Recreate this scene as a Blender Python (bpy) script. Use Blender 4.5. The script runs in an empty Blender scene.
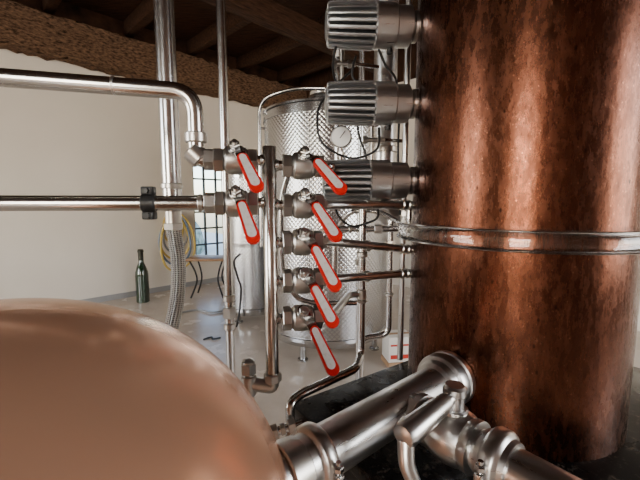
import bpy, bmesh, math, random
from mathutils import Vector, Matrix
random.seed(4)
PI=math.pi
V=Vector
H=1.8
PITCH=math.radians(6.2)
# ------------------------------------------------------------ materials
def newmat(name, col=(.8,.8,.8), metal=0.0, rough=.5, trans=0.0, ior=1.45, coat=0.0):
    m=bpy.data.materials.new(name); m.use_nodes=True
    b=m.node_tree.nodes['Principled BSDF']
    b.inputs['Base Color'].default_value=(*col,1)
    b.inputs['Metallic'].default_value=metal
    b.inputs['Roughness'].default_value=rough
    b.inputs['IOR'].default_value=ior
    b.inputs['Transmission Weight'].default_value=trans
    b.inputs['Coat Weight'].default_value=coat
    return m
def N(m,t,**kw):
    n=m.node_tree.nodes.new(t)
    for k,v in kw.items(): setattr(n,k,v)
    return n
def L(m,a,b): m.node_tree.links.new(a,b)
def BS(m): return m.node_tree.nodes['Principled BSDF']
def coords(m,kind='Object',scale=(1,1,1)):
    tc=N(m,'ShaderNodeTexCoord'); mp=N(m,'ShaderNodeMapping')
    mp.inputs['Scale'].default_value=scale
    L(m,tc.outputs[kind],mp.inputs['Vector']); return mp.outputs['Vector']
def noise(m,vec,scale,detail=4,rough=.5):
    n=N(m,'ShaderNodeTexNoise'); n.inputs['Scale'].default_value=scale
    n.inputs['Detail'].default_value=detail; n.inputs['Roughness'].default_value=rough
    L(m,vec,n.inputs['Vector']); return n.outputs['Fac']
def ramp(m,fac,stops):
    r=N(m,'ShaderNodeValToRGB'); e=r.color_ramp.elements
    while len(e)<len(stops): e.new(.5)
    for i,(p,c) in enumerate(stops):
        e[i].position=p; e[i].color=(*c,1)
    L(m,fac,r.inputs['Fac']); return r.outputs['Color']
def rng(m,fac,a,b,fa=0.0,fb=1.0):
    r=N(m,'ShaderNodeMapRange'); r.inputs['From Min'].default_value=fa; r.inputs['From Max'].default_value=fb
    r.inputs['To Min'].default_value=a; r.inputs['To Max'].default_value=b
    L(m,fac,r.inputs['Value']); return r.outputs['Result']
def bump(m,h,strength=.3,dist=.01):
    b=N(m,'ShaderNodeBump'); b.inputs['Strength'].default_value=strength; b.inputs['Distance'].default_value=dist
    L(m,h,b.inputs['Height']); L(m,b.outputs['Normal'],BS(m).inputs['Normal'])
def math_n(m,op,a,b=None):
    n=N(m,'ShaderNodeMath',operation=op)
    for i,x in enumerate((a,b)):
        if x is None: continue
        if isinstance(x,(int,float)): n.inputs[i].default_value=x
        else: L(m,x,n.inputs[i])
    return n.outputs[0]
def steel(name,col=(.72,.71,.69),rough=.18,var=.12,sc=(6,6,6)):
    m=newmat(name,col,1,rough)
    f=noise(m,coords(m,'Object',sc),6,4)
    L(m,rng(m,f,max(.03,rough-var),rough+var),BS(m).inputs['Roughness'])
    return m
M_steel=steel('polished_steel',(.58,.58,.58),.21,.07)
M_brushed=steel('brushed_steel',(.55,.545,.54),.30,.08,(2,2,30))
M_valve=steel('cast_valve_steel',(.52,.50,.47),.32,.07,(9,9,9))
M_pipeB=steel('pipe_steel',(.54,.525,.50),.22,.07)
M_alu=steel('fin_aluminium',(.43,.445,.46),.42,.06)
M_gap_shade=newmat('dark_gap_metal',(.02,.02,.022),.6,.5)  # near-black colour that paints the shade inside the fin grooves
M_black=newmat('black_rubber',(.012,.012,.013),0,.45)
M_red=newmat('red_vinyl',(.50,.006,.003),0,.5); BS(M_red).inputs['Specular IOR Level'].default_value=.3
M_white=newmat('white_inlay',(.80,.79,.78),.35,.35)
f=noise(M_white,coords(M_white,'Object',(1,1,1)),120,3)
L(M_white,ramp(M_white,f,[(.3,(.66,.63,.61)),(.5,(.78,.77,.76))]),BS(M_white).inputs['Base Color'])
m=newmat('column_copper',(.2,.07,.04),1,.2); M_copper=m
f=noise(m,coords(m,'Object',(8,8,2.4)),4,12,.74)
c0=ramp(m,f,[(.32,(.065,.023,.013)),(.50,(.100,.036,.020)),(.68,(.150,.057,.033))])
def specks(scale,stretch,lo,hi,col,amt,csock):
    vo=N(m,'ShaderNodeTexVoronoi'); vo.inputs['Scale'].default_value=scale
    L(m,coords(m,'Object',(1,1,stretch)),vo.inputs['Vector'])
    s=rng(m,vo.outputs['Distance'],amt,0,lo,hi)
    mx=N(m,'ShaderNodeMix',data_type='RGBA'); mx.inputs[7].default_value=(*col,1)
    L(m,csock,mx.inputs[6]); L(m,s,mx.inputs[0]); return mx.outputs[2]
c0=specks(30,.5,.06,.11,(.022,.009,.006),.9,c0)
c0=specks(80,.8,.08,.17,(.30,.135,.08),.45,c0)
c0=specks(120,.4,.12,.26,(.04,.015,.009),.6,c0)
c0=specks(22,.10,.03,.07,(.22,.09,.05),.35,c0)
L(m,c0,BS(m).inputs['Base Color'])
L(m,rng(m,noise(m,coords(m,'Object',(1.6,1.6,.6)),40,8,.72),.18,.36,.32,.68),BS(m).inputs['Roughness'])
bump(m,noise(m,coords(m,'Object',(1,1,.6)),70,4),.10,.004)
m=newmat('pot_copper',(.68,.375,.25),1,.3); M_dome=m
f=noise(m,coords(m,'Object',(1,1,1)),2.5,3,.5)
L(m,ramp(m,f,[(.35,(.70,.385,.25)),(.65,(.74,.42,.28))]),BS(m).inputs['Base Color'])
BS(m).inputs['Roughness'].default_value=.23
BS(m).inputs['Metallic'].default_value=.62
M_glass=newmat('clear_glass',(.97,.98,.98),0,.05,1.0,1.45)
M_pane=newmat('window_glass',(1,1,1),0,.0,1.0,1.02)
def dimple(name,nu,nv):
    m=newmat(name,(.48,.485,.50),1,.22)
    tc=N(m,'ShaderNodeTexCoord'); sx=N(m,'ShaderNodeSeparateXYZ'); L(m,tc.outputs['UV'],sx.inputs[0])
    a=math_n(m,'MULTIPLY',sx.outputs[0],nu*2*PI); b=math_n(m,'MULTIPLY',sx.outputs[1],nv*2*PI)
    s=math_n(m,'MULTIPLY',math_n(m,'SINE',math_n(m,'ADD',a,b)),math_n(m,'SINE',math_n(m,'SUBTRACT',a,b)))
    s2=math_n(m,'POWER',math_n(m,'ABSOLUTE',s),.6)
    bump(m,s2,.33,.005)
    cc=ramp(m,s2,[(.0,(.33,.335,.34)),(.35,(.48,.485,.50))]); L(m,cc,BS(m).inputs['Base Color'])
    return m
M_tank=dimple('dimpled_tank_steel',44,9.4)
M_tank2=dimple('dimpled_small_tank_steel',23,9.2)
M_tanksm=steel('tank_smooth_steel',(.50,.51,.525),.18,.06)
m=newmat('braided_hose_steel',(.35,.35,.36),1,.3)
tc=N(m,'ShaderNodeTexCoord'); sx=N(m,'ShaderNodeSeparateXYZ'); L(m,tc.outputs['UV'],sx.inputs[0])
a=math_n(m,'MULTIPLY',sx.outputs[0],2*PI*8); b=math_n(m,'MULTIPLY',sx.outputs[1],2*PI*70)
s=math_n(m,'MULTIPLY',math_n(m,'SINE',math_n(m,'ADD',a,b)),math_n(m,'SINE',math_n(m,'SUBTRACT',a,b)))
bump(m,s,.8,.004); L(m,ramp(m,rng(m,s,0,1,-1,1),[(.15,(.18,.18,.185)),(.6,(.80,.80,.80))]),BS(m).inputs['Base Color'])
M_braid=m
M_wall=newmat('plaster_wall',(.74,.70,.64),0,.85)
f=noise(M_wall,coords(M_wall),.8,5); L(M_wall,ramp(M_wall,f,[(.3,(.69,.63,.545)),(.7,(.76,.70,.615))]),BS(M_wall).inputs['Base Color'])
M_reflection_brick=newmat('brick_wall',(.2,.1,.07),0,.85)  # unseen east wall; dark brick finish added for contrast in the metal reflections
br=N(M_reflection_brick,'ShaderNodeTexBrick'); br.inputs['Color1'].default_value=(.30,.18,.13,1); br.inputs['Color2'].default_value=(.24,.14,.10,1); br.inputs['Mortar'].default_value=(.26,.21,.18,1)
br.inputs['Scale'].default_value=4; L(M_reflection_brick,coords(M_reflection_brick),br.inputs['Vector']); L(M_reflection_brick,br.outputs[0],BS(M_reflection_brick).inputs['Base Color'])
M_floor=newmat('concrete_floor',(.5,.47,.43),0,.3)
f=noise(M_floor,coords(M_floor),1.1,8,.62); L(M_floor,ramp(M_floor,f,[(.3,(.46,.385,.315)),(.5,(.55,.475,.40)),(.72,(.63,.555,.48))]),BS(M_floor).inputs['Base Color'])
L(M_floor,rng(M_floor,noise(M_floor,coords(M_floor),3,4),.16,.34),BS(M_floor).inputs['Roughness'])
def wood(name,c1,c2,sc,rough=.75,bs=.5):
    m=newmat(name,c1,0,rough)
    f=noise(m,coords(m,'Object',sc),4,8,.6)
    L(m,ramp(m,f,[(.3,c1),(.68,c2)]),BS(m).inputs['Base Color'])
    bump(m,f,bs,.02); return m
M_ceil=wood('ceiling_planks',(.010,.005,.003),(.062,.026,.013),(1,9,1))
M_beam=wood('old_beam_wood',(.010,.005,.003),(.075,.034,.018),(1.2,8,8))
M_ledge=wood('rough_hewn_timber',(.010,.005,.003),(.22,.125,.072),(4,11,11),.9,1.0)
for q in (M_ceil,M_beam,M_ledge): BS(q).inputs['Specular IOR Level'].default_value=.15
M_table=wood('table_wood',(.20,.10,.045),(.38,.21,.10),(3,18,3),.5,.1)
M_black_stone=newmat('black_skid_top',(.02,.02,.022),0,.25); BS(M_black_stone).inputs['Specular IOR Level'].default_value=.22
f=noise(M_black_stone,coords(M_black_stone),60,4,.7); L(M_black_stone,ramp(M_black_stone,f,[(.54,(.005,.005,.0055)),(.66,(.05,.042,.035)),(.8,(.20,.16,.12))]),BS(M_black_stone).inputs['Base Color'])
L(M_black_stone,rng(M_black_stone,noise(M_black_stone,coords(M_black_stone),9,5),.12,.45,.3,.7),BS(M_black_stone).inputs['Roughness'])
M_blackst=newmat('black_steel_frame',(.014,.014,.015),.2,.4)
M_bottle=newmat('dark_green_glass',(.008,.028,.012),0,.08,0,1.5,1.0)
M_foil=newmat('bottle_foil',(.04,.04,.03),.6,.35)
M_yellow=newmat('yellow_hose',(.60,.43,.10),0,.5)
M_bluegrey=newmat('blue_grey_hose',(.14,.20,.30),0,.5)
M_grey=newmat('grey_hose',(.30,.30,.30),0,.5)
M_card=newmat('white_carton',(.78,.74,.68),0,.7)
M_cardb=newmat('brown_carton',(.42,.26,.15),0,.75)
M_redp=newmat('red_print',(.50,.03,.015),0,.6)
M_frame=newmat('dark_window_frame',(.04,.045,.05),0,.5)
M_dial=newmat('gauge_dial',(.88,.88,.86),0,.4)
M_leaf=newmat('hedge_leaf',(.05,.09,.04),0,.8)
f=noise(M_leaf,coords(M_leaf),5,6); L(M_leaf,ramp(M_leaf,f,[(.35,(.06,.10,.08)),(.6,(.30,.36,.32))]),BS(M_leaf).inputs['Base Color'])

# ------------------------------------------------------------ mesh tools
def BM():
    b=bmesh.new(); b.loops.layers.uv.new('UVMap'); return b
def frame(ax):
    ax=V(ax).normalized(); t=V((0,0,1)) if abs(ax.z)<.9 else V((1,0,0))
    x=t.cross(ax).normalized(); y=ax.cross(x).normalized(); return x,y,ax
def lathe(bm,prof,o=(0,0,0),ax=(0,0,1),segs=32,rf=None,caps=True,phase=0.0):
    o=V(o); x,y,a=frame(ax); uv=bm.loops.layers.uv.active
    rings=[];
    for r,h in prof:
        if r<1e-7: rings.append([bm.verts.new(o+a*h)]); continue
        row=[]
        for i in range(segs):
            t=2*PI*i/segs+phase; rr=rf(t,h,r) if rf else r
            row.append(bm.verts.new(o+a*h+x*rr*math.cos(t)+y*rr*math.sin(t)))
        rings.append(row)
    if caps:
        for k in (0,-1):
            if len(rings[k])>1:
                c=bm.verts.new(o+a*prof[k][1]); R=rings[k]
                for i in range(segs):
                    j=(i+1)%segs
                    bm.faces.new((R[j],R[i],c) if k==0 else (R[i],R[j],c))
    for k in range(len(rings)-1):
        A,B=rings[k],rings[k+1]
        for i in range(segs):
            j=(i+1)%segs
            if len(A)==1 and len(B)==1: continue
            if len(A)==1: f=bm.faces.new((A[0],B[j],B[i])); continue
            if len(B)==1: f=bm.faces.new((A[i],A[j],B[0])); continue
            f=bm.faces.new((A[i],A[j],B[j],B[i]))
            us=(i/segs,(i+1)/segs,(i+1)/segs,i/segs); vs=(prof[k][1],prof[k][1],prof[k+1][1],prof[k+1][1])
            for l,u,v in zip(f.loops,us,vs): l[uv].uv=(u,v)
def cyl(bm,p0,p1,r,r2=None,segs=24,bev=0.0,phase=0.0):
    p0,p1=V(p0),V(p1); d=(p1-p0); h=d.length; r2=r if r2 is None else r2
    if bev: prof=[(r-bev,0),(r,bev),(r2,h-bev),(r2-bev,h)]
    else: prof=[(r,0),(r2,h)]
    lathe(bm,prof,p0,d,segs,phase=phase)
def hexn(bm,p0,p1,r,bev=.0015,n=6,phase=.3):
    cyl(bm,p0,p1,r,segs=n,bev=bev,phase=phase)
def fillet(pts,r,n=8):
    pts=[V(p) for p in pts]; out=[pts[0]]
    for i in range(1,len(pts)-1):
        a,b,c=pts[i-1],pts[i],pts[i+1]; d1=(a-b); d2=(c-b)
        q=min(r,d1.length*.49,d2.length*.49); s=b+d1.normalized()*q; e=b+d2.normalized()*q
        for k in range(n+1):
            t=k/n; out.append((1-t)**2*s+2*t*(1-t)*b+t*t*e)
    out.append(pts[-1]); return out
def smooth_path(pts,n=10):
    pts=[V(p) for p in pts]; out=[]
    for i in range(len(pts)-1):
        p0=pts[max(i-1,0)];p1=pts[i];p2=pts[i+1];p3=pts[min(i+2,len(pts)-1)]
        for k in range(n):
            t=k/n
            out.append(.5*((2*p1)+(p2-p0)*t+(2*p0-5*p1+4*p2-p3)*t*t+(-p0+3*p1-3*p2+p3)*t**3))
    out.append(pts[-1]); return out
def sweep(bm,path,r,segs=20,closed=False):
    uv=bm.loops.layers.uv.active
    P=[V(p) for p in path]; n=len(P); rings=[]; 
    tg=[]
    for i in range(n):
        if closed: d=P[(i+1)%n]-P[i-1]
        else: d=P[min(i+1,n-1)]-P[max(i-1,0)]
        tg.append(d.normalized())
    x,y,_=frame(tg[0]); s=[0]
    for i in range(1,n): s.append(s[-1]+(P[i]-P[i-1]).length)
    for i in range(n):
        if i: 
            x=(x-tg[i]*x.dot(tg[i])).normalized(); 
        y=tg[i].cross(x).normalized()
        rr=r(i/(n-1)) if callable(r) else r
        rings.append([bm.verts.new(P[i]+x*rr*math.cos(2*PI*k/segs)+y*rr*math.sin(2*PI*k/segs)) for k in range(segs)])
    for i in range(n if closed else n-1):
        A,B=rings[i],rings[(i+1)%n]
        for k in range(segs):
            j=(k+1)%segs; f=bm.faces.new((A[k],A[j],B[j],B[k]))
            v0=s[i]; v1=s[i+1] if i+1<n else s[i]+.01
            for l,u,v in zip(f.loops,(k/segs,(k+1)/segs,(k+1)/segs,k/segs),(v0,v0,v1,v1)): l[uv].uv=(u,v)
    if not closed:
        bm.faces.new(rings[0][::-1]); bm.faces.new(rings[-1])
def box(bm,c,size,mat=None,bev=0.0):
    M=Matrix.Translation(V(c))@(mat.to_4x4() if mat else Matrix())
    r=bmesh.ops.create_cube(bm,size=1,matrix=M@Matrix.Diagonal((*size,1)))
    if bev:
        es=set(e for v in r['verts'] for e in v.link_edges)
        bmesh.ops.bevel(bm,geom=list(es),offset=bev,segments=2,affect='EDGES',profile=.5)
ORG={}
def obj(bm,name,mat,origin=None,parent=None,label=None,cat=None,kind=None,group=None,sharp=35):
    bmesh.ops.recalc_face_normals(bm,faces=bm.faces)
    if origin is None:
        xs=[v.co for v in bm.verts]
        origin=V((sum(c.x for c in xs)/len(xs),sum(c.y for c in xs)/len(xs),min(c.z for c in xs)))
    origin=V(origin)
    bmesh.ops.translate(bm,verts=bm.verts,vec=-origin)
    me=bpy.data.meshes.new(name); bm.to_mesh(me); bm.free()
    me.polygons.foreach_set('use_smooth',[True]*len(me.polygons))
    me.set_sharp_from_angle(angle=math.radians(sharp))
    me.materials.append(mat)
    o=bpy.data.objects.new(name,me); bpy.context.scene.collection.objects.link(o)
    ORG[o.name]=origin
    if parent:
        o.parent=parent; o.location=origin-ORG[parent.name]
    else: o.location=origin
    if label: o['label']=label
    if cat: o['category']=cat
    if kind: o['kind']=kind
    if group: o['group']=group
    return o
def empty(name,origin,label,cat,group=None):
    o=bpy.data.objects.new(name,None); o.empty_display_size=.05
    bpy.context.scene.collection.objects.link(o); o.location=V(origin); ORG[o.name]=V(origin)
    o['label']=label; o['category']=cat
    if group: o['group']=group
    return o
def U(px,py,D):
    """point of the room at depth D seen along a measured bearing"""
    a=(px-320)/360; b=-(py-240)/360
    y=math.cos(PITCH)+b*math.sin(PITCH); z=-math.sin(PITCH)+b*math.cos(PITCH)
    return V((a*D/y,D,H+z*D/y))
def copy_tree(root,mat,group=None):
    r=root.copy(); bpy.context.scene.collection.objects.link(r); r.matrix_world=mat
    def rec(src,dst):
        for c in src.children:
            k=c.copy(); bpy.context.scene.collection.objects.link(k); k.parent=dst
            k.matrix_parent_inverse=c.matrix_parent_inverse.copy(); rec(c,k)
    rec(root,r); return r

# ------------------------------------------------------------ room
K=V((-.535,9.75,0)); eA=V((-.70,-.714,0)).normalized(); eB=V((.714,-.70,0)).normalized()
def R(a,b,z=0): return K+eA*a+eB*b+V((0,0,z))
RM=Matrix((eA,eB,V((0,0,1)))).transposed()
LA,LB,HC=13.0,12.0,4.95
def rbox(bm,a0,a1,b0,b1,z0,z1,bev=0):
    box(bm,R((a0+a1)/2,(b0+b1)/2,(z0+z1)/2),(abs(a1-a0),abs(b1-b0),z1-z0),RM,bev)
bm=BM(); rbox(bm,-.3,LA+.3,-.3,LB+.3,-.1,0); obj(bm,'floor',M_floor,kind='structure')
bm=BM(); rbox(bm,-.3,LA+.3,-.3,LB+.3,HC,HC+.1); obj(bm,'ceiling',M_ceil,kind='structure')
Yw0,Yw1=7.60,8.20
def a_of_Y(Y): return (9.75-Y)/.714
wa1,wa0=a_of_Y(Yw0),a_of_Y(Yw1); wz0,wz1=.50,2.62
bm=BM()
rbox(bm,-.2,wa0,-.2,0,0,HC); rbox(bm,wa1,LA+.2,-.2,0,0,HC); rbox(bm,wa0,wa1,-.2,0,0,wz0); rbox(bm,wa0,wa1,-.2,0,wz1,HC)
obj(bm,'wall_west',M_wall,kind='structure')
bm=BM(); rbox(bm,-.2,0,0,LB+.2,0,HC); obj(bm,'wall_north',M_wall,kind='structure')
def wall_open(name,axis,wins,z0,z1,mt):
    bm=BM(); cuts=[0]
    length=LA if axis=='b' else LB
    prev=-.2
    for (w0,w1) in wins+[(length+.2,None)]:
        seg=(prev,w0)
        if axis=='b': rbox(bm,seg[0],seg[1],LB,LB+.2,0,HC)
        else: rbox(bm,LA,LA+.2,seg[0],seg[1],0,HC)
        if w1 is None: break
        for (q0,q1) in ((0,z0),(z1,HC)):
            if axis=='b': rbox(bm,w0,w1,LB,LB+.2,q0,q1)
            else: rbox(bm,LA,LA+.2,w0,w1,q0,q1)
        prev=w1
    obj(bm,name,mt,kind='structure')
added_winsD=[(1.6,4.6)]  # unseen window openings, added for room light and reflections in the metal
added_winsC=[(1.0,4.4),(8.6,11.2)]
wall_open('wall_east','b',added_winsD,.9,3.9,M_reflection_brick)
wall_open('wall_south','a',added_winsC,.9,3.9,M_wall)
wn=[1]
def window(a0,a1,b0,b1,z0,z1,nx,nz):
    o=empty('window_%d'%wn[0],R((a0+a1)/2,(b0+b1)/2,z0),'tall multi-pane window with dark slim glazing bars','window'); wn[0]+=1
    o['kind']='structure'
    bm=BM(); t=.035
    def bar(u0,u1,q0,q1,th):
        if abs(a1-a0)>abs(b1-b0): rbox(bm,a0+(a1-a0)*u0-th/2*(u0==u1),a0+(a1-a0)*u1+th/2*(u0==u1),b0,b1,q0,q1)
        else: rbox(bm,a0,a1,b0+(b1-b0)*u0-th/2*(u0==u1),b0+(b1-b0)*u1+th/2*(u0==u1),q0,q1)
    for i in range(nx+1): bar(i/nx,i/nx,z0,z1,t if 0<i<nx else .09)
    for i in range(nz+1):
        z=z0+(z1-z0)*i/nz; h=t/2 if 0<i<nz else .045; bar(0,1,z-h,z+h,t)
    obj(bm,'window_frame',M_frame,parent=o)
    bm=BM()
    if abs(a1-a0)>abs(b1-b0): rbox(bm,a0,a1,(b0+b1)/2-.003,(b0+b1)/2+.003,z0,z1)
    else: rbox(bm,(a0+a1)/2-.003,(a0+a1)/2+.003,b0,b1,z0,z1)
    obj(bm,'glass_panes',M_pane,parent=o)
window(wa0,wa1,-.12,-.07,wz0,wz1,3,6)
for w in added_winsD: window(w[0],w[1],LB+.08,LB+.13,.9,3.9,4,5)  # frames and panes for the added, unseen windows
for w in added_winsC: window(LA+.08,LA+.13,w[0],w[1],.9,3.9,4,5)
bm=BM(); rbox(bm,0,LA,.0,.02,0,.10); obj(bm,'baseboard_west',M_grey,kind='structure')
tn=1
def beam(a0,a1,b0,b1,z0,z1,mt,rough=0):
    global tn
    bm=BM(); sx,sy,sz=abs(a1-a0),abs(b1-b0),z1-z0
    box(bm,(0,0,0),(sx,sy,sz),None,.012 if min(sx,sy,sz)>.05 else 0)
    if rough:
        long_=[e for e in bm.edges if abs((e.verts[0].co-e.verts[1].co).x)>1]
        bmesh.ops.subdivide_edges(bm,edges=long_,cuts=int(sx/.12),use_grid_fill=True)
        for v in bm.verts:
            if v.co.y>0 or v.co.z<0:
                v.co+=V((0,random.uniform(-rough,rough)*.5,random.uniform(-rough,rough)))
    o=obj(bm,'trim_%d'%tn,mt,kind='structure',origin=(0,0,0)); tn+=1
    o.matrix_world=Matrix.Translation(R((a0+a1)/2,(b0+b1)/2,(z0+z1)/2))@RM.to_4x4()
beam(.01,LA-.01,.035,.30,4.00,4.58,M_ledge,.034)
beam(.01,LA-.01,.002,.032,4.4,HC-.003,M_ceil)
beam(.002,.032,.04,LB-.01,4.2,HC-.003,M_ceil)
for i in range(11):
    a=.7+i*1.15; beam(a-.07,a+.07,.04,LB-.02,HC-.26,HC-.002,M_beam)
beam(.04,LA-.02,2.6,2.85,HC-.56,HC-.27,M_beam)
beam(.04,LA-.02,6.6,6.85,HC-.56,HC-.27,M_beam)
bm=BM()
for i in range(9):
    c=R(wa0-1+i*.6,-4.5-random.random(),.0+random.random()*.4)
    bmesh.ops.create_icosphere(bm,subdivisions=3,radius=.7+random.random()*.4,matrix=Matrix.Translation(c))
for v in bm.verts: v.co+=V((random.uniform(-.06,.06),random.uniform(-.06,.06),random.uniform(-.06,.06)))
obj(bm,'hedge',M_leaf,label='dark green leafy hedge growing outside the window',cat='hedge',kind='stuff')
bm=BM(); rbox(bm,-4,LA,-14,-.35,-.3,-.05); obj(bm,'ground',newmat('outdoor_ground',(.55,.57,.52),0,.9),kind='structure')

# ------------------------------------------------------------ tanks
def tank(c,Rr,zb,zt,mt,label,lid=True):
    root=empty('storage_tank',(c[0],c[1],0),label,'tank')
    c=V((c[0],c[1],0)); sb=.07
    bm=BM(); h=zt-zb
    lathe(bm,[(Rr,zb+.10),(Rr,zt-sb)],c,segs=96,caps=False); obj(bm,'dimpled_jacket',mt,parent=root,label='quilted dimple-jacket stainless steel shell')
    bm=BM(); lathe(bm,[(0,zb-.06),(Rr*.5,zb-.03),(Rr*.96,zb+.02),(Rr*.985,zb+.10)],c,segs=96,caps=False); obj(bm,'tank_bottom',M_tanksm,parent=root)
    bm=BM(); lathe(bm,[(Rr*.99,zt-sb),(Rr*.99,zt),(Rr*1.02,zt+.01),(Rr*1.02,zt+.03),(Rr*.98,zt+.03),(Rr*.6,zt+.12),(.22,zt+.2),(.22,zt+.24),(0,zt+.25)],c,segs=96,caps=False)
    obj(bm,'tank_top',M_tanksm,parent=root,label='smooth domed stainless top')
    bm=BM(); lathe(bm,[(.19,zt+.24),(.20,zt+.26),(.20,zt+.30),(.17,zt+.32),(0,zt+.33)],c,segs=40); obj(bm,'lid',M_steel,parent=root)
    for hz in (zb+.10,zt-sb,zb+h*.5):
        bm=BM(); lathe(bm,[(Rr*.99,hz-.025),(Rr+.012,hz-.020),(Rr+.012,hz+.020),(Rr*.99,hz+.025)],c,segs=96,caps=False); obj(bm,'band',M_tanksm,parent=root)
    for k in range(4):
        t=PI/4+k*PI/2+.35; p=c+V((math.cos(t),math.sin(t),0))*Rr*.86
        bm=BM(); cyl(bm,p+V((0,0,.02)),p+V((0,0,zb+.05)),.035,segs=20); cyl(bm,p,p+V((0,0,.025)),.06,segs=20,bev=.004); obj(bm,'leg',M_tanksm,parent=root)
    return root
tc_=U(326,357,4.45); TX=tc_.x
bt=tank((TX,4.5),.75,.17,2.80,M_tank,'large cylindrical stainless steel tank with quilted jacket on short legs')
bm=BM(); pth=fillet([V((TX-.79,4.35,1.25)),V((TX-.79,4.35,2.97)),V((TX-.39,4.2,3.06)),V((TX-.02,4.15,3.04))],.18)
sweep(bm,pth,.022); obj(bm,'vent_pipe',M_steel,parent=bt)
for zz in (1.4,2.1,2.65):
    bm=BM(); cyl(bm,V((TX-.79,4.35,zz)),V((TX-.69,4.38,zz)),.014); obj(bm,'pipe_bracket',M_steel,parent=bt)
bm=BM(); cyl(bm,(TX-.12,3.77,.34),(TX-.12,3.69,.34),.04,bev=.004); cyl(bm,(TX-.12,3.70,.34),(TX-.12,3.63,.34),.055,bev=.005); obj(bm,'drain_outlet',M_steel,parent=bt)
s2=U(250,303,5.3)
st=tank((s2.x,5.5),.40,.10,2.22,M_tank2,'smaller slim stainless steel tank with quilted jacket')
bm=BM(); sweep(bm,smooth_path([U(240,254,5.0),U(234,262,4.9),U(238,278,4.9),U(241,292,5.0),V((U(236,302,5.0).x,5.0,.016)),V((U(226,302,5.1).x,5.1,.016))]),.014,12)
obj(bm,'transfer_hose',M_black,label='black rubber hose sagging from the small tank to the floor',cat='hose')

# ------------------------------------------------------------ pot still
PC=V((-.478,.472,1.2)); PR=.454
root=empty('copper_pot_still',(PC.x,PC.y,0),'large rounded copper pot still with polished dome','still')
bm=BM(); prof=[(PR*math.cos(t*PI/2/48),PR*math.sin(t*PI/2/48)) for t in range(49)]
prof[-1]=(0,PR); lathe(bm,[(PR,-.35)]+prof,PC,segs=192,caps=False); obj(bm,'dome',M_dome,parent=root)
bm=BM(); lathe(bm,[(PR+.02,-.95),(PR+.02,-.37),(PR+.035,-.36),(PR+.035,-.33),(PR,-.33)],PC,segs=96); obj(bm,'kettle_body',M_brushed,parent=root,label='brushed steel jacketed kettle body')
for k in range(3):
    t=.4+k*2*PI/3; p=V((PC.x+.38*math.cos(t),PC.y+.38*math.sin(t),0)); bm=BM(); cyl(bm,p,p+V((0,0,.26)),.035); cyl(bm,p,p+V((0,0,.012)),.06); obj(bm,'leg',M_brushed,parent=root)

# ------------------------------------------------------------ platform
e1=V((.82,.57,0)).normalized(); e2=V((.57,-.82,0)).normalized(); PM=Matrix((e1,-e2,V((0,0,1)))).transposed()
PO=V((-.097,1.10,0)); 
def Pp(s,t,z): return PO+e1*s+e2*t+V((0,0,z))
PZ=1.15; S,T=1.25,.85
root=empty('equipment_skid',Pp(S/2,T/2,0),'black speckled steel skid table carrying the copper column','table')
bm=BM(); box(bm,Pp(S/2,T/2,PZ-.02),(S,T,.04),PM,.005); obj(bm,'skid_top',M_black_stone,parent=root)
bm=BM()
for (s0,s1,t0,t1) in ((.01,S-.01,.01,.05),(.01,S-.01,T-.05,T-.01),(.01,.05,.05,T-.05),(S-.05,S-.01,.05,T-.05)):
    box(bm,Pp((s0+s1)/2,(t0+t1)/2,PZ-.08),(s1-s0,t1-t0,.079),PM)
obj(bm,'frame_rail',M_blackst,parent=root)
for s_,t_ in ((.04,.04),(S-.04,.04),(.04,T-.04),(S-.04,T-.04)):
    bm=BM(); box(bm,Pp(s_,t_,(PZ-.12)/2),(.05,.05,PZ-.12),PM,.003); obj(bm,'leg',M_blackst,parent=root)
# ------------------------------------------------------------ column
CC=V((.62,1.15,0)); CR=.316
root=empty('copper_column',(CC.x,CC.y,PZ),'tall dark copper distillation column with speckled patina','column')
RZ=1.707
bm=BM(); lathe(bm,[(CR,PZ+.001),(CR,RZ)],CC,segs=160,caps=False); obj(bm,'lower_shell',M_copper,parent=root,origin=(CC.x,CC.y,PZ))
bm=BM(); lathe(bm,[(CR,RZ),(CR,3.9),(0,4.05)],CC,segs=160,caps=False); obj(bm,'upper_shell',M_copper,parent=root,origin=(CC.x,CC.y,PZ))
for hh in (-.026,.022):
    bm=BM(); lathe(bm,[(CR-.004,RZ+hh),(CR+.050,RZ+hh),(CR+.052,RZ+hh+.002),(CR+.050,RZ+hh+.004),(CR-.004,RZ+hh+.004)],CC,segs=160,caps=False); obj(bm,'flange',M_steel,parent=root)
bm=BM()
gp=[(CR+.036+.012*math.cos(t*PI/8),RZ+.0205*math.sin(t*PI/8)) for t in range(-4,5)]
gp=[(CR+.022,RZ-.0205)]+gp+[(CR+.022,RZ+.0205),(CR+.022,RZ-.0205)]
lathe(bm,gp,CC,segs=160,caps=False); obj(bm,'glass_ring',M_glass,parent=root,label='clear glass sight ring')

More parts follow.
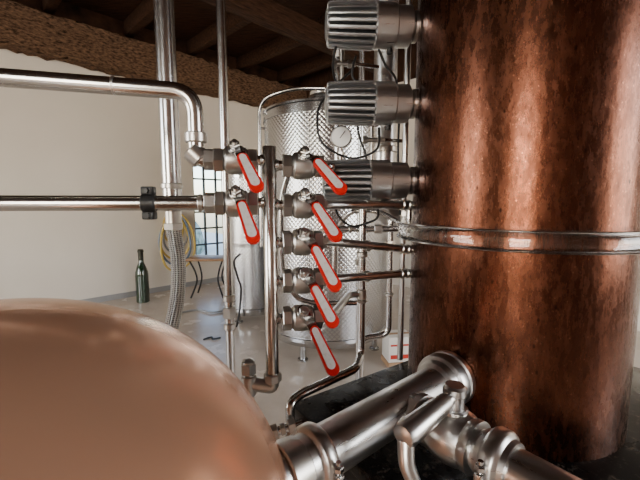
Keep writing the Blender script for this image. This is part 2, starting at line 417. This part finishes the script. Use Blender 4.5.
# ------------------------------------------------------------ finned units
def fin_unit(zc,label,ext=0.0):
    o=V((.315,1.215,zc)); ax=V((-1,-.05,0)).normalized(); k=.018+ext
    root=empty('finned_sight_lamp',o,label,'lamp','finned cylinders mounted on the column')
    bm=BM(); lathe(bm,[(.030,-.015),(.030,.006),(.046,.008),(.046,.020),(.036,.022),(.036,.030)],o,ax,40); obj(bm,'mounting_ferrule',M_valve,parent=root)
    bm=BM(); lathe(bm,[(.052,.028),(.060,.032),(.0605,k+.058),(.0675,k+.063),(.0675,k+.125),(.062,k+.129)],o,ax,64); obj(bm,'smooth_housing',M_brushed,parent=root)
    o=o+ax*k
    n=20
    def rf(t,h,r):
        p=(t*n/(2*PI))%1.0; w=abs(p-.5)*2
        dip=.0 if w<.54 else (w-.54)/.08
        return r*(1-.32*min(1,dip))-(.0012*(w/.54)**2 if w<.54 else .0012)
    bm=BM(); lathe(bm,[(.060,.127),(.0700,.130),(.0685,.20),(.0645,.268),(.0615,.274),(.046,.276)],o,ax,n*24,rf=rf); obj(bm,'fin_body',M_alu,parent=root,label='ribbed aluminium cooling fins',sharp=28)
    bm=BM(); lathe(bm,[(.0495,.128),(.0460,.270)],o,ax,48,caps=False); obj(bm,'core',M_gap_shade,parent=root,label='dark core between the fins')
    bm=BM(); lathe(bm,[(.044,.270),(.044,.278),(.038,.280)],o,ax,48); obj(bm,'end_cap',M_alu,parent=root)
    bm=BM(); p=o+ax*.075+V((0,0,-.064)); cyl(bm,p+V((0,0,.004)),p+V((0,0,-.018)),.009); obj(bm,'cable_gland',M_black,parent=root)
    return root
fin_unit(2.350,'ribbed aluminium cylinder lamp high on the copper column')
fin_unit(2.113,'ribbed aluminium cylinder lamp midway on the copper column')
fin_unit(1.867,'ribbed aluminium cylinder lamp just above the glass ring',.010)

# ------------------------------------------------------------ valves & manifold
yaw=math.radians(10); ax=V((math.cos(yaw),math.sin(yaw),0))
MX=U(271,265,1.05); mfx=V((MX.x,1.05,0))
zt=U(271,146,1.05).z; zb=U(271,383,1.05).z
zs=[U(300,v,1.07).z for v in (166,205,242,280,317)]
zl=[U(240,v,1.03).z for v in (160,203)]
mr=.0205
root=empty('valve_manifold',(mfx.x,mfx.y,zb),'upright polished steel manifold pipe with side branches','pipe')
bm=BM(); lathe(bm,[(mr-.003,zb+.01),(mr,zb+.013),(mr,zt-.004),(mr-.002,zt-.001),(0,zt)],mfx,segs=32,caps=True); obj(bm,'riser_pipe',M_pipeB,parent=root)
for zz in zs:
    bm=BM(); p=mfx+V((0,0,zz)); cyl(bm,p+ax*.012,p+ax*.036,.0145); cyl(bm,p+ax*.018,p+ax*.026,.0185,.0155); obj(bm,'branch',M_pipeB,parent=root)
for zz in zl:
    bm=BM(); p=mfx+V((0,0,zz)); cyl(bm,p-ax*.012,p-ax*.034,.0145); cyl(bm,p-ax*.018,p-ax*.026,.0185,.0155); obj(bm,'branch',M_pipeB,parent=root)
bm=BM(); cyl(bm,mfx+V((0,0,zb+.006)),mfx+V((0,0,zb+.034)),.0275,bev=.003,segs=8); obj(bm,'union_nut',M_valve,parent=root)
xq=-ax*.072
zf=zb-.012
bm=BM(); sweep(bm,fillet([mfx+V((0,0,zb+.02)),mfx+V((0,0,zf)),mfx+xq+V((0,0,zf+.018))],.03),.0215); obj(bm,'foot_elbow',M_valve,parent=root)
tp_=mfx+xq
bm=BM(); sweep(bm,[tp_+V((0,0,.45)),tp_+V((0,0,zf+.075))],.0175); obj(bm,'drain_pipe',M_pipeB,parent=root)
bm=BM(); hexn(bm,tp_+V((0,0,zf+.05)),tp_+V((0,0,zf+.082)),.024); lathe(bm,[(.018,zf+.08),(.018,zf+.088),(.010,zf+.094),(0,zf+.095)],tp_,segs=24); obj(bm,'cap_nut',M_valve,parent=root)
bm=BM(); cyl(bm,tp_+V((0,0,zf-.018)),tp_+V((0,0,zf+.045)),.0235,bev=.003); obj(bm,'tee_fitting',M_valve,parent=root)

ORG.clear()
VS=1.12
valve=empty('ball_valve',(0,0,0),'stainless ball valve with red and white lever handle','valve','ball valves on the manifold')
bm=BM()
lathe(bm,[(.0175,-.052),(.0225,-.049),(.0225,-.034),(.0195,-.031),(.027,-.029),(.0345,-.022),(.0365,-.007),(.0365,.008),(.0345,.018),(.0320,.020),(.0320,.025),(.027,.029),(.0195,.031),(.0225,.034),(.0225,.049),(.0175,.052)],(0,0,0),(1,0,0),40)
obj(bm,'valve_body',M_valve,origin=(0,0,0),parent=valve)
bm=BM(); hexn(bm,(-.053,0,0),(-.030,0,0),.0320); obj(bm,'end_nut',M_valve,origin=(0,0,0),parent=valve)
bm=BM(); hexn(bm,(.030,0,0),(.053,0,0),.0320); obj(bm,'end_nut',M_valve,origin=(0,0,0),parent=valve)
bm=BM(); cyl(bm,(0,0,.022),(0,0,.040),.0165,segs=24,bev=.001); hexn(bm,(0,0,.038),(0,0,.0415),.015); cyl(bm,(0,0,.040),(0,0,.064),.0065); hexn(bm,(0,0,.046),(0,0,.057),.0135,phase=.1); obj(bm,'stem',M_valve,origin=(0,0,0),parent=valve)
def strip(path,widths,th,endr=True):
    """flat bar following path of (x,z) with half-widths, thickness th"""
    bm=BM(); rows=[]
    n=len(path)
    for i,((x,z),w) in enumerate(zip(path,widths)):
        a=path[max(i-1,0)]; b=path[min(i+1,n-1)]; dx,dz=b[0]-a[0],b[1]-a[1]; l=math.hypot(dx,dz); nx,nz=-dz/l,dx/l
        h=th/2; rows.append([bm.verts.new((x+nx*s*h,y,z+nz*s*h)) for (y,s) in ((-w,-1),(w,-1),(w,1),(-w,1))])
    for A,B in zip(rows,rows[1:]):
        for k in range(4): bm.faces.new((A[k],A[(k+1)%4],B[(k+1)%4],B[k]))
    bm.faces.new(rows[0][::-1]); bm.faces.new(rows[-1]); return bm
HL=.162
def crank(x):
    t=min(1,max(0,(x-.014)/.028)); s=t*t*(3-2*t); return .0432+.018*s-.012*max(0,x-.044)
def make_strip(x0,x1,w0,w1,th,off,n=40,rnd=.8):
    path=[];ws=[]
    for i in range(n+1):
        u=i/n; x=x0+(x1-x0)*(.5-.5*math.cos(PI*u)); t=(x-x0)/(x1-x0); w=w0+(w1-w0)*t
        e0=min(1,(x-x0)/w0); e1=min(1,(x1-x)/w1)
        w*=math.sqrt(max(.02,1-(1-e0)**2))*math.sqrt(max(.02,1-(1-e1)**2))
        path.append((x,crank(x)+off)); ws.append(w)
    return strip(path,ws,th)
bm=make_strip(-.018,.085,.0150,.0105,.0036,0)
handle=obj(bm,'lever_handle',M_steel,origin=(0,0,0),parent=valve,label='bare steel lever plate')
bm=make_strip(.045,HL,.0122,.0168,.0090,0)
g=obj(bm,'grip',M_red,origin=(0,0,0),parent=handle,label='red vinyl grip sleeve')
bm=make_strip(.049,HL-.014,.0078,.0108,.0020,.0048)
g=obj(bm,'grip_inlay',M_white,origin=(0,0,0),parent=handle,label='off-white strip on the grip')
def vmat(p,tilt=.6):
    s=V((0,-math.sqrt(1-tilt*tilt),tilt)); s=(s-ax*s.dot(ax)).normalized(); y=s.cross(ax)
    return Matrix.Translation(p)@Matrix((ax,y,s)).transposed().to_4x4()@Matrix.Scale(VS,4)
specs=[(mfx+ax*.096+V((0,0,zs[0])),-61,.62),(mfx+ax*.096+V((0,0,zs[1])),-66,.6),(mfx+ax*.094+V((0,0,zs[2])),-69,.58),(mfx+ax*.094+V((0,0,zs[3])),-68,.58),(mfx+ax*.092+V((0,0,zs[4])),-70,.60),
       (mfx-ax*.094+V((0,0,zl[0])),-70,.62),(mfx-ax*.094+V((0,0,zl[1])),-74,.60)]
for i,(p,b,tl) in enumerate(specs):
    mt=vmat(p,tl)
    if i==0: continue
    r=copy_tree(valve,mt)
    for c in r.children:
        if c.name.startswith('lever'): c.rotation_euler=(0,0,math.radians(b)); c.scale=(1.10,1,1) if i in (2,4) else (1,1,1)
valve.matrix_world=vmat(specs[0][0],specs[0][2]); handle.rotation_euler=(0,0,math.radians(specs[0][1]))

def pipe(name,pts,r,mt,label,cat='pipe',fil=.05,fits=(),smooth=False,segs=24):
    pth=smooth_path(pts) if smooth else fillet(pts,fil)
    o=V(pts[0])
    bm=BM(); sweep(bm,pth,r,segs)
    if not fits:
        return obj(bm,name,mt,label=label,cat=cat)
    root=empty(name,o,label,cat); ORG[root.name]=o
    obj(bm,'tube',mt,parent=root)
    for (c,d,l,rr,hx) in fits:
        c=V(c); d=V(d).normalized(); bm=BM()
        if hx: hexn(bm,c-d*l/2,c+d*l/2,rr)
        else: cyl(bm,c-d*l/2,c+d*l/2,rr,bev=min(.003,l/4))
        obj(bm,'pipe_fitting',M_valve,parent=root)
    return root
Z=V((0,0,1))
vl0=mfx-ax*.154+V((0,0,zl[0])); vl1=mfx-ax*.154+V((0,0,zl[1]))
ex=vl0-ax*.046
topz=U(205,92,ex.y).z
pipe('supply_pipe',[ex-ax*1.2+V((0,0,topz-ex.z+.03)),ex+V((0,0,topz-ex.z)),ex,vl0],.0225,M_pipeB,'polished steel supply pipe bending down into a valve',
     fil=.06,fits=[(ex+Z*.058,Z,.028,.0300,False),(ex+V((0,0,.012))+ax*.0,ax+Z*-1,.040,.0300,False),(vl0-ax*.010,ax,.03,.031,True),(ex-ax*.2+V((0,0,topz-ex.z+.006)),ax,.006,.0245,False)])
pipe('supply_pipe',[vl1-ax*1.3,vl1+ax*0],.0205,M_pipeB,'straight polished steel supply pipe feeding the lower valve',
     fits=[(vl1-ax*.012,ax,.032,.030,True),(vl1-ax*.04,ax,.012,.025,False)])
bmroot=empty('pipe_clamp',vl1-ax*.165+Z*-.0,'small black pipe clamp gripping the lower supply pipe','clamp')
pc=vl1-ax*.175
bm=BM(); cyl(bm,pc-ax*.018,pc+ax*.018,.0265,bev=.003); obj(bm,'clamp_ring',M_black,parent=bmroot)
for dz in (.034,-.034):
    bm=BM(); box(bm,pc+V((0,0,dz)),(.034,.026,.022),None,.004); cyl(bm,pc+V((0,-.02,dz)),pc+V((0,.02,dz)),.008,segs=6); obj(bm,'clamp_lug',M_black,parent=bmroot)

vr=[mfx+ax*.154+V((0,0,z)) for z in zs]
def to_col(i,z1,lab,mid=None):
    p=vr[i]; e=V((.332,1.255,z1)); d=(e-p).normalized()
    pts=[p-ax*.004,p+ax*.02]+([mid] if mid else [])+[e]
    pipe('column_feed_pipe',pts,.0135,M_brushed,lab,fil=.03,fits=[(p+ax*.004,ax,.018,.020,True),(p+(e-p)*.45,d,.022,.018,True),(e-d*.06,d,.012,.018,False),(e-d*.035,d,.012,.018,False)])
to_col(1,U(405,205,1.25).z,'thin polished pipe from the second valve to the column')
to_col(2,U(405,250,1.25).z,'thin polished pipe from the third valve to the column')
to_col(3,U(405,273,1.25).z,'thin polished pipe from the fourth valve to the column')
xz=U(362,290,1.34).x
pipe('drop_pipe',[vr[4]-ax*.004,vr[4]+ax*.03,V((xz-.05,1.33,vr[4].z-.0)),V((xz-.014,1.342,vr[4].z))],.0125,M_brushed,'short outlet pipe joining the vertical drop pipe',fil=.03,fits=[(vr[4]+ax*.004,ax,.018,.019,True)])
p=vr[0]; pipe('riser_outlet_pipe',[p-ax*.004,p+ax*.03,V((p.x+.06,1.45,p.z)),V((p.x+.06,1.45,4.9))],.0115,M_steel,'polished tube rising from the top valve behind the lamps',fil=.04,fits=[(p+ax*.004,ax,.018,.019,True),(V((p.x+.06,1.45,2.36)),Z,.03,.018,True)])
a0=V((xz,1.345,U(362,200,1.34).z)); 
xe=U(297,400,1.08).x-.02
pipe('drop_pipe',[V((.30,1.345,a0.z)),a0,V((xz,1.345,1.205)),V((U(355,375,1.3).x,1.25,PZ+.045)),V((U(300,398,1.12).x,1.09,PZ+.035)),V((xe,1.05,PZ+.03)),V((xe,1.03,.6))],.0150,M_steel,'polished drain pipe dropping and bending along the skid',fil=.035,
     fits=[(V((xz,1.345,1.60)),Z,.02,.021,False),(V((xz,1.345,1.42)),Z,.012,.020,False),(V((xz,1.345,vr[4].z)),Z,.04,.019,False)])
hz=U(370,229,1.40).z
pipe('header_pipe',[V((U(335,229,1.40).x,1.40,hz-.22)),V((U(335,229,1.40).x,1.40,hz)),V((.345,1.40,hz)),V((.345,1.40,hz+.1))],.012,M_steel,'bright steel header tube bending beside the column',fil=.03,
     fits=[(V((U(378,229,1.40).x,1.40,hz)),(1,0,0),.03,.018,True),(V((U(350,229,1.40).x,1.40,hz)),(1,0,0),.012,.017,False)])
xk=U(390,260,1.52).x
pipe('cooling_pipe',[V((xk,1.52,U(390,218,1.52).z)),V((xk,1.52,1.22)),V((xk-.12,1.52,1.20)),V((xk-.12,1.52,.02))],.014,M_steel,'slim steel tube dropping with an offset bend behind the feed pipes',fil=.04,
     fits=[(V((xk,1.52,1.62)),Z,.024,.020,True),(V((xk,1.52,1.40)),Z,.014,.019,False)])
x1=U(168,100,1.35).x; zc=U(172,205,1.35).z
pipe('riser_pipe',[V((x1,1.35,4.93)),V((x1,1.35,zc))],.034,M_steel,'thick polished vertical riser pipe with union fittings',
     fits=[(V((x1,1.35,zc+.07)),Z,.02,.039,False),(V((x1,1.35,zc-.0)),Z,.04,.041,True),(V((x1,1.35,zc-.045)),Z,.05,.029,False),(V((x1,1.35,zc-.08)),Z,.025,.036,True)])
bm=BM(); sweep(bm,smooth_path([V((x1,1.35,zc-.088)),V((x1+.004,1.35,zc-.13)),V((x1+.012,1.35,zc-.21)),V((x1+.008,1.34,zc-.34)),V((x1-.012,1.31,zc-.47)),V((x1-.04,1.27,zc-.60)),V((x1-.06,1.2,zc-.75))],16),.0265,28); obj(bm,'braided_hose',M_braid,label='stainless braided flexible hose hanging below the thick riser',cat='hose')
x2=U(226,190,1.6).x
pipe('riser_pipe',[V((x2,1.6,4.93)),V((x2,1.6,.02))],.0195,M_steel,'slim polished vertical pipe running ceiling to floor',
     fits=[(V((x2,1.6,U(232,312,1.6).z)),Z,.05,.032,True),(V((x2,1.6,U(232,298,1.6).z)),Z,.03,.026,False),(V((x2,1.6,U(232,326,1.6).z)),Z,.03,.026,False),(V((x2,1.6,U(228,196,1.6).z)),Z,.04,.025,False)])
x3=U(385,100,1.62).x
pipe('riser_pipe',[V((x3,1.62,4.93)),V((x3,1.62,U(385,218,1.62).z)),V((x3+.3,1.62,U(385,218,1.62).z-.01))],.050,M_brushed,'wide bright steel pipe standing behind the finned lamps',fil=.09,
     fits=[(V((x3,1.62,U(385,150,1.62).z)),Z,.025,.060,False)])
x4=U(404,200,1.42).x
pipe('riser_pipe',[V((x4,1.42,4.93)),V((x4,1.42,PZ+.002))],.012,M_brushed,'thin polished rod pipe beside the copper column',fits=[(V((x4,1.42,2.2)),Z,.02,.018,True),(V((x4,1.42,1.75)),Z,.02,.018,True)])
x5=U(362,20,1.75).x
pipe('riser_pipe',[V((x5,1.75,4.93)),V((x5,1.75,.02))],.013,M_steel,'thin polished pipe between the tank and the wide pipe',fits=[(V((x5,1.75,1.5)),Z,.03,.02,True)])
def needle(g,label):
    root=empty('needle_valve',g,label,'valve')
    bm=BM(); cyl(bm,g+V((-.035,0,0)),g+V((.05,0,0)),.010); hexn(bm,g+V((-.035,0,0)),g+V((-.02,0,0)),.016); hexn(bm,g+V((.02,0,0)),g+V((.035,0,0)),.016); obj(bm,'valve_body',M_valve,parent=root)
    bm=BM(); cyl(bm,g,g+V((0,0,-.09)),.006); cyl(bm,g+V((0,0,.0)),g+V((0,0,.05)),.008); obj(bm,'stem',M_valve,parent=root)
    bm=BM(); box(bm,g+V((0,-.005,.055)),(.05,.008,.012),None,.003); obj(bm,'handle',M_steel,parent=root)
    bm=BM(); cyl(bm,g+V((.05,0,0)),V((g.x+.14,g.y+.03,g.z)),.007); obj(bm,'outlet_tube',M_steel,parent=root)
needle(U(342,64,1.40),'small steel needle valve with short vertical stem')
needle(U(372,140,1.44),'small steel needle valve below the middle lamp')
g=U(341,137,1.42)
root=empty('pressure_gauge',g,'round steel pressure gauge with white dial','gauge')
ga=V((-.15,-1,.0)).normalized()
bm=BM(); lathe(bm,[(.036,-.03),(.042,-.026),(.042,.004),(.038,.008),(.036,.003)],g,ga,40); obj(bm,'gauge_case',M_steel,parent=root)
bm=BM(); lathe(bm,[(.036,.0032),(.036,.0042)],g,ga,40); obj(bm,'dial',M_dial,parent=root,label='white dial face')
bm=BM(); gx,gy,_=frame(ga); c=g+ga*.0055; dd=(gx*.6+gy*.8).normalized(); cyl(bm,c-dd*.006,c+dd*.028,.0015,segs=6); obj(bm,'needle',M_black,parent=root)
bm=BM(); cyl(bm,g+V((0,.01,-.04)),g+V((0,.01,-.15)),.008); hexn(bm,g+V((0,.01,-.07)),g+V((0,.01,-.055)),.014); obj(bm,'gauge_stem',M_valve,parent=root)
for i,pts in enumerate([[U(336,46,1.2),U(333,70,1.3),U(341,95,1.35),U(352,110,1.38),U(368,100,1.38)],
            [U(379,128,1.17),U(376,150,1.3),U(350,158,1.34),U(322,142,1.32),U(318,112,1.34),U(330,92,1.36),U(352,70,1.38)],
            [U(377,203,1.19),U(378,216,1.26),U(370,222,1.29),U(352,226,1.30),U(338,215,1.30),U(332,190,1.30)],
            [U(379,50,1.19),U(386,66,1.28),U(396,80,1.36),U(399,110,1.38),U(398,160,1.38),U(400,215,1.38)],
            [U(356,56,1.36),U(352,75,1.37),U(360,90,1.37),U(358,130,1.37),U(366,158,1.37),U(362,190,1.37)]]):
    bm=BM(); sweep(bm,smooth_path(pts),.0042,10); obj(bm,'power_cable',M_black,label='thin black cable looping below a finned lamp',cat='cable',group='cables of the finned lamps')
for pts,lab in (([U(288,175,1.22),U(282,200,1.24),U(281,240,1.25),U(284,275,1.25),U(296,296,1.24),U(315,303,1.26),U(340,303,1.30),U(356,303,1.32)],'curved steel tube looping behind the valve handles'),
            ([U(340,225,1.5),U(352,212,1.45),U(378,212,1.42),U(398,222,1.38),U(404,224,1.36)],'bent tube curling toward the glass ring')):
    bm=BM(); sweep(bm,smooth_path(pts),.010,16); obj(bm,'bent_tube',M_steel,label=lab,cat='pipe')

# ------------------------------------------------------------ foreground sanitary pipework
A=V((.372,.968,1.31)); B=V((-.03,.628,1.31)); d=(B-A).normalized(); Ln=(B-A).length
root=empty('transfer_pipe',B,'thick brushed steel sanitary pipe joining pot still and column','pipe')
bm=BM(); cyl(bm,A-d*.01,B+d*.075,.050,segs=64); obj(bm,'tube',M_brushed,parent=root)
def clamp(c,d,r,root,w=.022,mt=None):
    bm=BM(); lathe(bm,[(r*.78,-w*1.3),(r*.82,-w*.85),(r*.95,-w*.65),(r,-w*.4),(r,w*.4),(r*.95,w*.65),(r*.82,w*.85),(r*.78,w*1.3)],c,d,64); obj(bm,'clamp_collar',mt or M_steel,parent=root)
    up=V((0,0,1)); side=d.cross(up).normalized()
    bm=BM(); 
    p=c+side*(-r-.006)*1.0 if side.y>0 else c+side*(r+.006)
    cyl(bm,p+V((0,0,-.022)),p+V((0,0,.030)),.005,segs=12); box(bm,p+V((0,0,-.004)),(.016,.02,.022),Matrix.Rotation(math.atan2(d.y,d.x),3,'Z'),.003)
    hexn(bm,p+V((0,0,.012)),p+V((0,0,.022)),.010); obj(bm,'wing_nut',M_steel,parent=root)
bm=BM(); r=.074
lathe(bm,[(.046,-.03),(r*.95,-.026),(r,-.020),(r,-.004),(r*.93,-.001),(r*.93,.003),(r,.006),(r,.026),(r*.97,.034),(r*.86,.040),(r*.80,.058),(.050,.066)],A+d*.03,d,64); obj(bm,'clamp_collar',M_brushed,parent=root,label='heavy rounded collar at the column')
clamp(B-d*.025,d,.062,root,.020,M_brushed); 
bm=BM(); cyl(bm,B+d*.01,B+d*.055,.054,.058,segs=64,bev=.003); obj(bm,'weld_ferrule',M_valve,parent=root)
bd=V((.60,-.80,0)).normalized(); b0=V((.195,.822,1.312))
root=empty('sampling_valve',b0,'brushed steel sanitary ball valve with lever on a branch pipe','valve')
bm=BM(); cyl(bm,b0+bd*.03,b0+bd*.46,.040,segs=64); obj(bm,'tube',M_brushed,parent=root)
bm=BM(); lathe(bm,[(.041,.078),(.053,.082),(.053,.098),(.051,.102),(.056,.116),(.059,.132),(.059,.150),(.056,.166),(.051,.178),(.053,.182),(.053,.197),(.041,.200)],b0,bd,64); obj(bm,'valve_body',M_brushed,parent=root)
clamp(b0+bd*.238,bd,.060,root,.022,M_brushed)
bm=BM(); lathe(bm,[(.040,.048),(.049,.051),(.049,.067),(.040,.071)],b0,bd,48); obj(bm,'ferrule',M_brushed,parent=root)
sp_=b0+bd*.141
bm=BM(); cyl(bm,sp_+V((0,0,.050)),sp_+V((0,0,.062)),.028,bev=.002); cyl(bm,sp_+V((0,0,.058)),sp_+V((0,0,.092)),.0205,bev=.002); cyl(bm,sp_+V((0,0,.086)),sp_+V((0,0,.110)),.0240,bev=.005); obj(bm,'stem',M_brushed,parent=root)
lt=V((.145,.600,1.380)); ls=sp_+V((0,0,.088)); ld=(lt-ls).normalized(); LL=(lt-ls).length
bm=BM(); cyl(bm,ls,ls+ld*.05,.013,.013); lathe(bm,[(.013,.03),(.018,.034),(.021,.08),(.0240,LL-.014),(.021,LL-.004),(.010,LL)],ls,ld,32); obj(bm,'lever_handle',M_brushed,parent=root)
bm=BM(); sweep(bm,smooth_path([lt-ld*.014+V((0,0,-.012)),lt+V((.010,-.004,-.045)),lt+V((.022,-.010,-.08)),lt+V((.032,-.015,-.13))]),lambda t:.0160-.004*t); obj(bm,'handle_grip',M_brushed,parent=root)
q0=U(264,436,1.0); q1=U(292,426,1.02); dq=(q1-q0).normalized()
pipe('sample_line',[q0-dq*.1,q1,q1+V((.05,.03,0))],.013,M_steel,'thin steel sample line with hex couplings',fits=[(q0+dq*.03,dq,.026,.023,True),(q0+dq*.058,dq,.015,.018,True),(q1,dq,.022,.022,True)])

# ------------------------------------------------------------ far items
cen_a=a_of_Y(7.25)
zc0=1.8-0.098*7.25+.06; 
root=empty('hose_hanger',R(cen_a,.05,zc0+.35),'steel wall hook carrying coiled cellar hoses','hook')
bm=BM(); box(bm,R(cen_a,.02,zc0+.42),(.10,.03,.14),RM,.004); cyl(bm,R(cen_a,.02,zc0+.40),R(cen_a,.24,zc0+.42),.02); obj(bm,'hook',M_black,parent=root)
for i,(mt,cn) in enumerate(((M_yellow,'yellow'),(M_grey,'grey'),(M_yellow,'yellow'),(M_bluegrey,'blue-grey'),(M_yellow,'yellow'))):
    bm=BM(); pts=[]; w=.20+.035*i; hh=.32+.065*i; n=48
    for k in range(n):
        t=2*PI*k/n; pts.append(R(cen_a+w*math.sin(t)*(1-.28*math.cos(t))+.03*math.sin(2*t+i*1.7),.06+.042*i,zc0+.42-hh+hh*math.cos(t)+.012*math.sin(3*t+i)*(1-math.cos(t))))
    sweep(bm,pts,.02,10,closed=True); obj(bm,'coiled_hose',mt,label='looped %s hose hanging on the wall hook'%cn,cat='hose')
bp=U(143,297,6.3); bp=V((bp.x,6.3,0))
s=.95/.32
root=empty('wine_bottle',bp,'oversized dark green wine bottle standing on the floor','bottle')
bm=BM(); lathe(bm,[(0,.01),(.034*s,0),(.037*s,.01),(.037*s,.16*s),(.035*s,.185*s),(.026*s,.215*s),(.0155*s,.24*s),(.0135*s,.26*s),(.0135*s,.27*s)],bp,segs=40,caps=False); obj(bm,'glass_body',M_bottle,parent=root)
bm=BM(); lathe(bm,[(.0145*s,.255*s),(.0145*s,.30*s),(.017*s,.303*s),(.017*s,.315*s),(.013*s,.32*s)],bp,segs=40); obj(bm,'foil_neck',M_foil,parent=root)
tp=U(210,285,6.7); tx,ty=tp.x,6.7
root=empty('side_table',(tx,ty,0),'small wood-topped table with curved dark legs near the window','table')
bm=BM(); box(bm,V((tx,ty,.73)),(.72,.50,.045),None,.008); obj(bm,'table_top',M_table,parent=root)
for sx_ in (-1,1):
    for sy_ in (-1,1):
        bm=BM(); sweep(bm,smooth_path([V((tx+sx_*.30,ty+sy_*.20,.71)),V((tx+sx_*.22,ty+sy_*.15,.50)),V((tx+sx_*.20,ty+sy_*.14,.30)),V((tx+sx_*.30,ty+sy_*.20,.012))]),.016,10); obj(bm,'leg',M_blackst,parent=root)
def carton(c,size,rot,mt,label,stripe=False):
    root=empty('cardboard_box',(c[0],c[1],c[2]),label,'box')
    Mx=Matrix.Rotation(rot,3,'Z'); cc=V(c)+V((0,0,size[2]/2))
    bm=BM(); box(bm,cc,size,Mx,.004); obj(bm,'carton_body',mt,parent=root)
    bm=BM(); box(bm,cc+V((0,0,size[2]/2+.001)),(size[0]*.98,.05,.002),Mx); obj(bm,'packing_tape',M_cardb,parent=root)
    if stripe:
        for q_,h_ in ((-.28,.16),(.18,.07)):
            bm=BM(); box(bm,cc+Mx@V((0,-size[1]/2-.001,size[2]*q_)),(size[0]*.85,.002,size[2]*h_),Mx); obj(bm,'printed_band',M_redp,parent=root)
c=U(394,360,3.9)
carton((c.x+.02,3.85,0),(.28,.24,.06),.2,M_cardb,'brown cardboard carton on the floor beside the tank')
carton((c.x+.02,3.85,.062),(.27,.23,.28),.15,M_card,'white carton with red printed bands stacked on a box',True)
p=U(212,334,4.6)
bm=BM(); sweep(bm,smooth_path([V((p.x-.08,4.5,.014)),V((p.x-.0,4.58,.014)),V((p.x+.04,4.5,.018)),V((p.x+.12,4.56,.014))]),.012,10); obj(bm,'short_hose',M_black,label='short black hose offcut lying on the concrete floor',cat='hose')
p=U(205,308,5.6)
bm=BM(); sweep(bm,smooth_path([V((p.x-.5,5.5,.02)),V((p.x-.2,5.75,.02)),V((p.x+.1,5.6,.02)),V((p.x+.35,5.75,.02)),V((p.x+.7,5.6,.02))]),.016,10); obj(bm,'floor_hose',M_grey,label='grey hose snaking along the concrete floor',cat='hose')

# ------------------------------------------------------------ light
w=bpy.data.worlds.new('World'); bpy.context.scene.world=w; w.use_nodes=True
bg=w.node_tree.nodes['Background']; sky=w.node_tree.nodes.new('ShaderNodeTexSky')
sky.sky_type='NISHITA'; sky.sun_elevation=math.radians(35); sky.sun_rotation=math.radians(200); sky.sun_disc=False
w.node_tree.links.new(sky.outputs[0],bg.inputs[0]); bg.inputs[1].default_value=1.0
def area(name,loc,dirv,sx,sy,e,col):
    l=bpy.data.lights.new(name,'AREA'); l.shape='RECTANGLE'; l.size=sx; l.size_y=sy; l.energy=e; l.color=col
    o=bpy.data.objects.new(name,l); bpy.context.scene.collection.objects.link(o); o.location=loc
    o.rotation_euler=V(dirv).to_track_quat('-Z','Y').to_euler(); return o
for a0_,a1_ in added_winsD: area('window_daylight',R((a0_+a1_)/2,LB-.06,2.4),-eB,a1_-a0_-.1,2.9,300,(1,.93,.84))  # area lamp added inside the unseen east opening to light the room
for b0_,b1_ in added_winsC: area('window_daylight',R(LA-.06,(b0_+b1_)/2,2.4),-eA,b1_-b0_-.1,2.9,320 if b0_<5 else 270,(1,.94,.87))  # added area lamps at the unseen south openings, also mirrored in the metal

# ------------------------------------------------------------ camera
cd=bpy.data.cameras.new('camera'); cd.sensor_width=36; cd.lens=20.25; cd.clip_start=.02
cam=bpy.data.objects.new('camera',cd); bpy.context.scene.collection.objects.link(cam)
cam.location=(0,0,H); cam.rotation_euler=(PI/2-PITCH,0,0)
bpy.context.scene.camera=cam
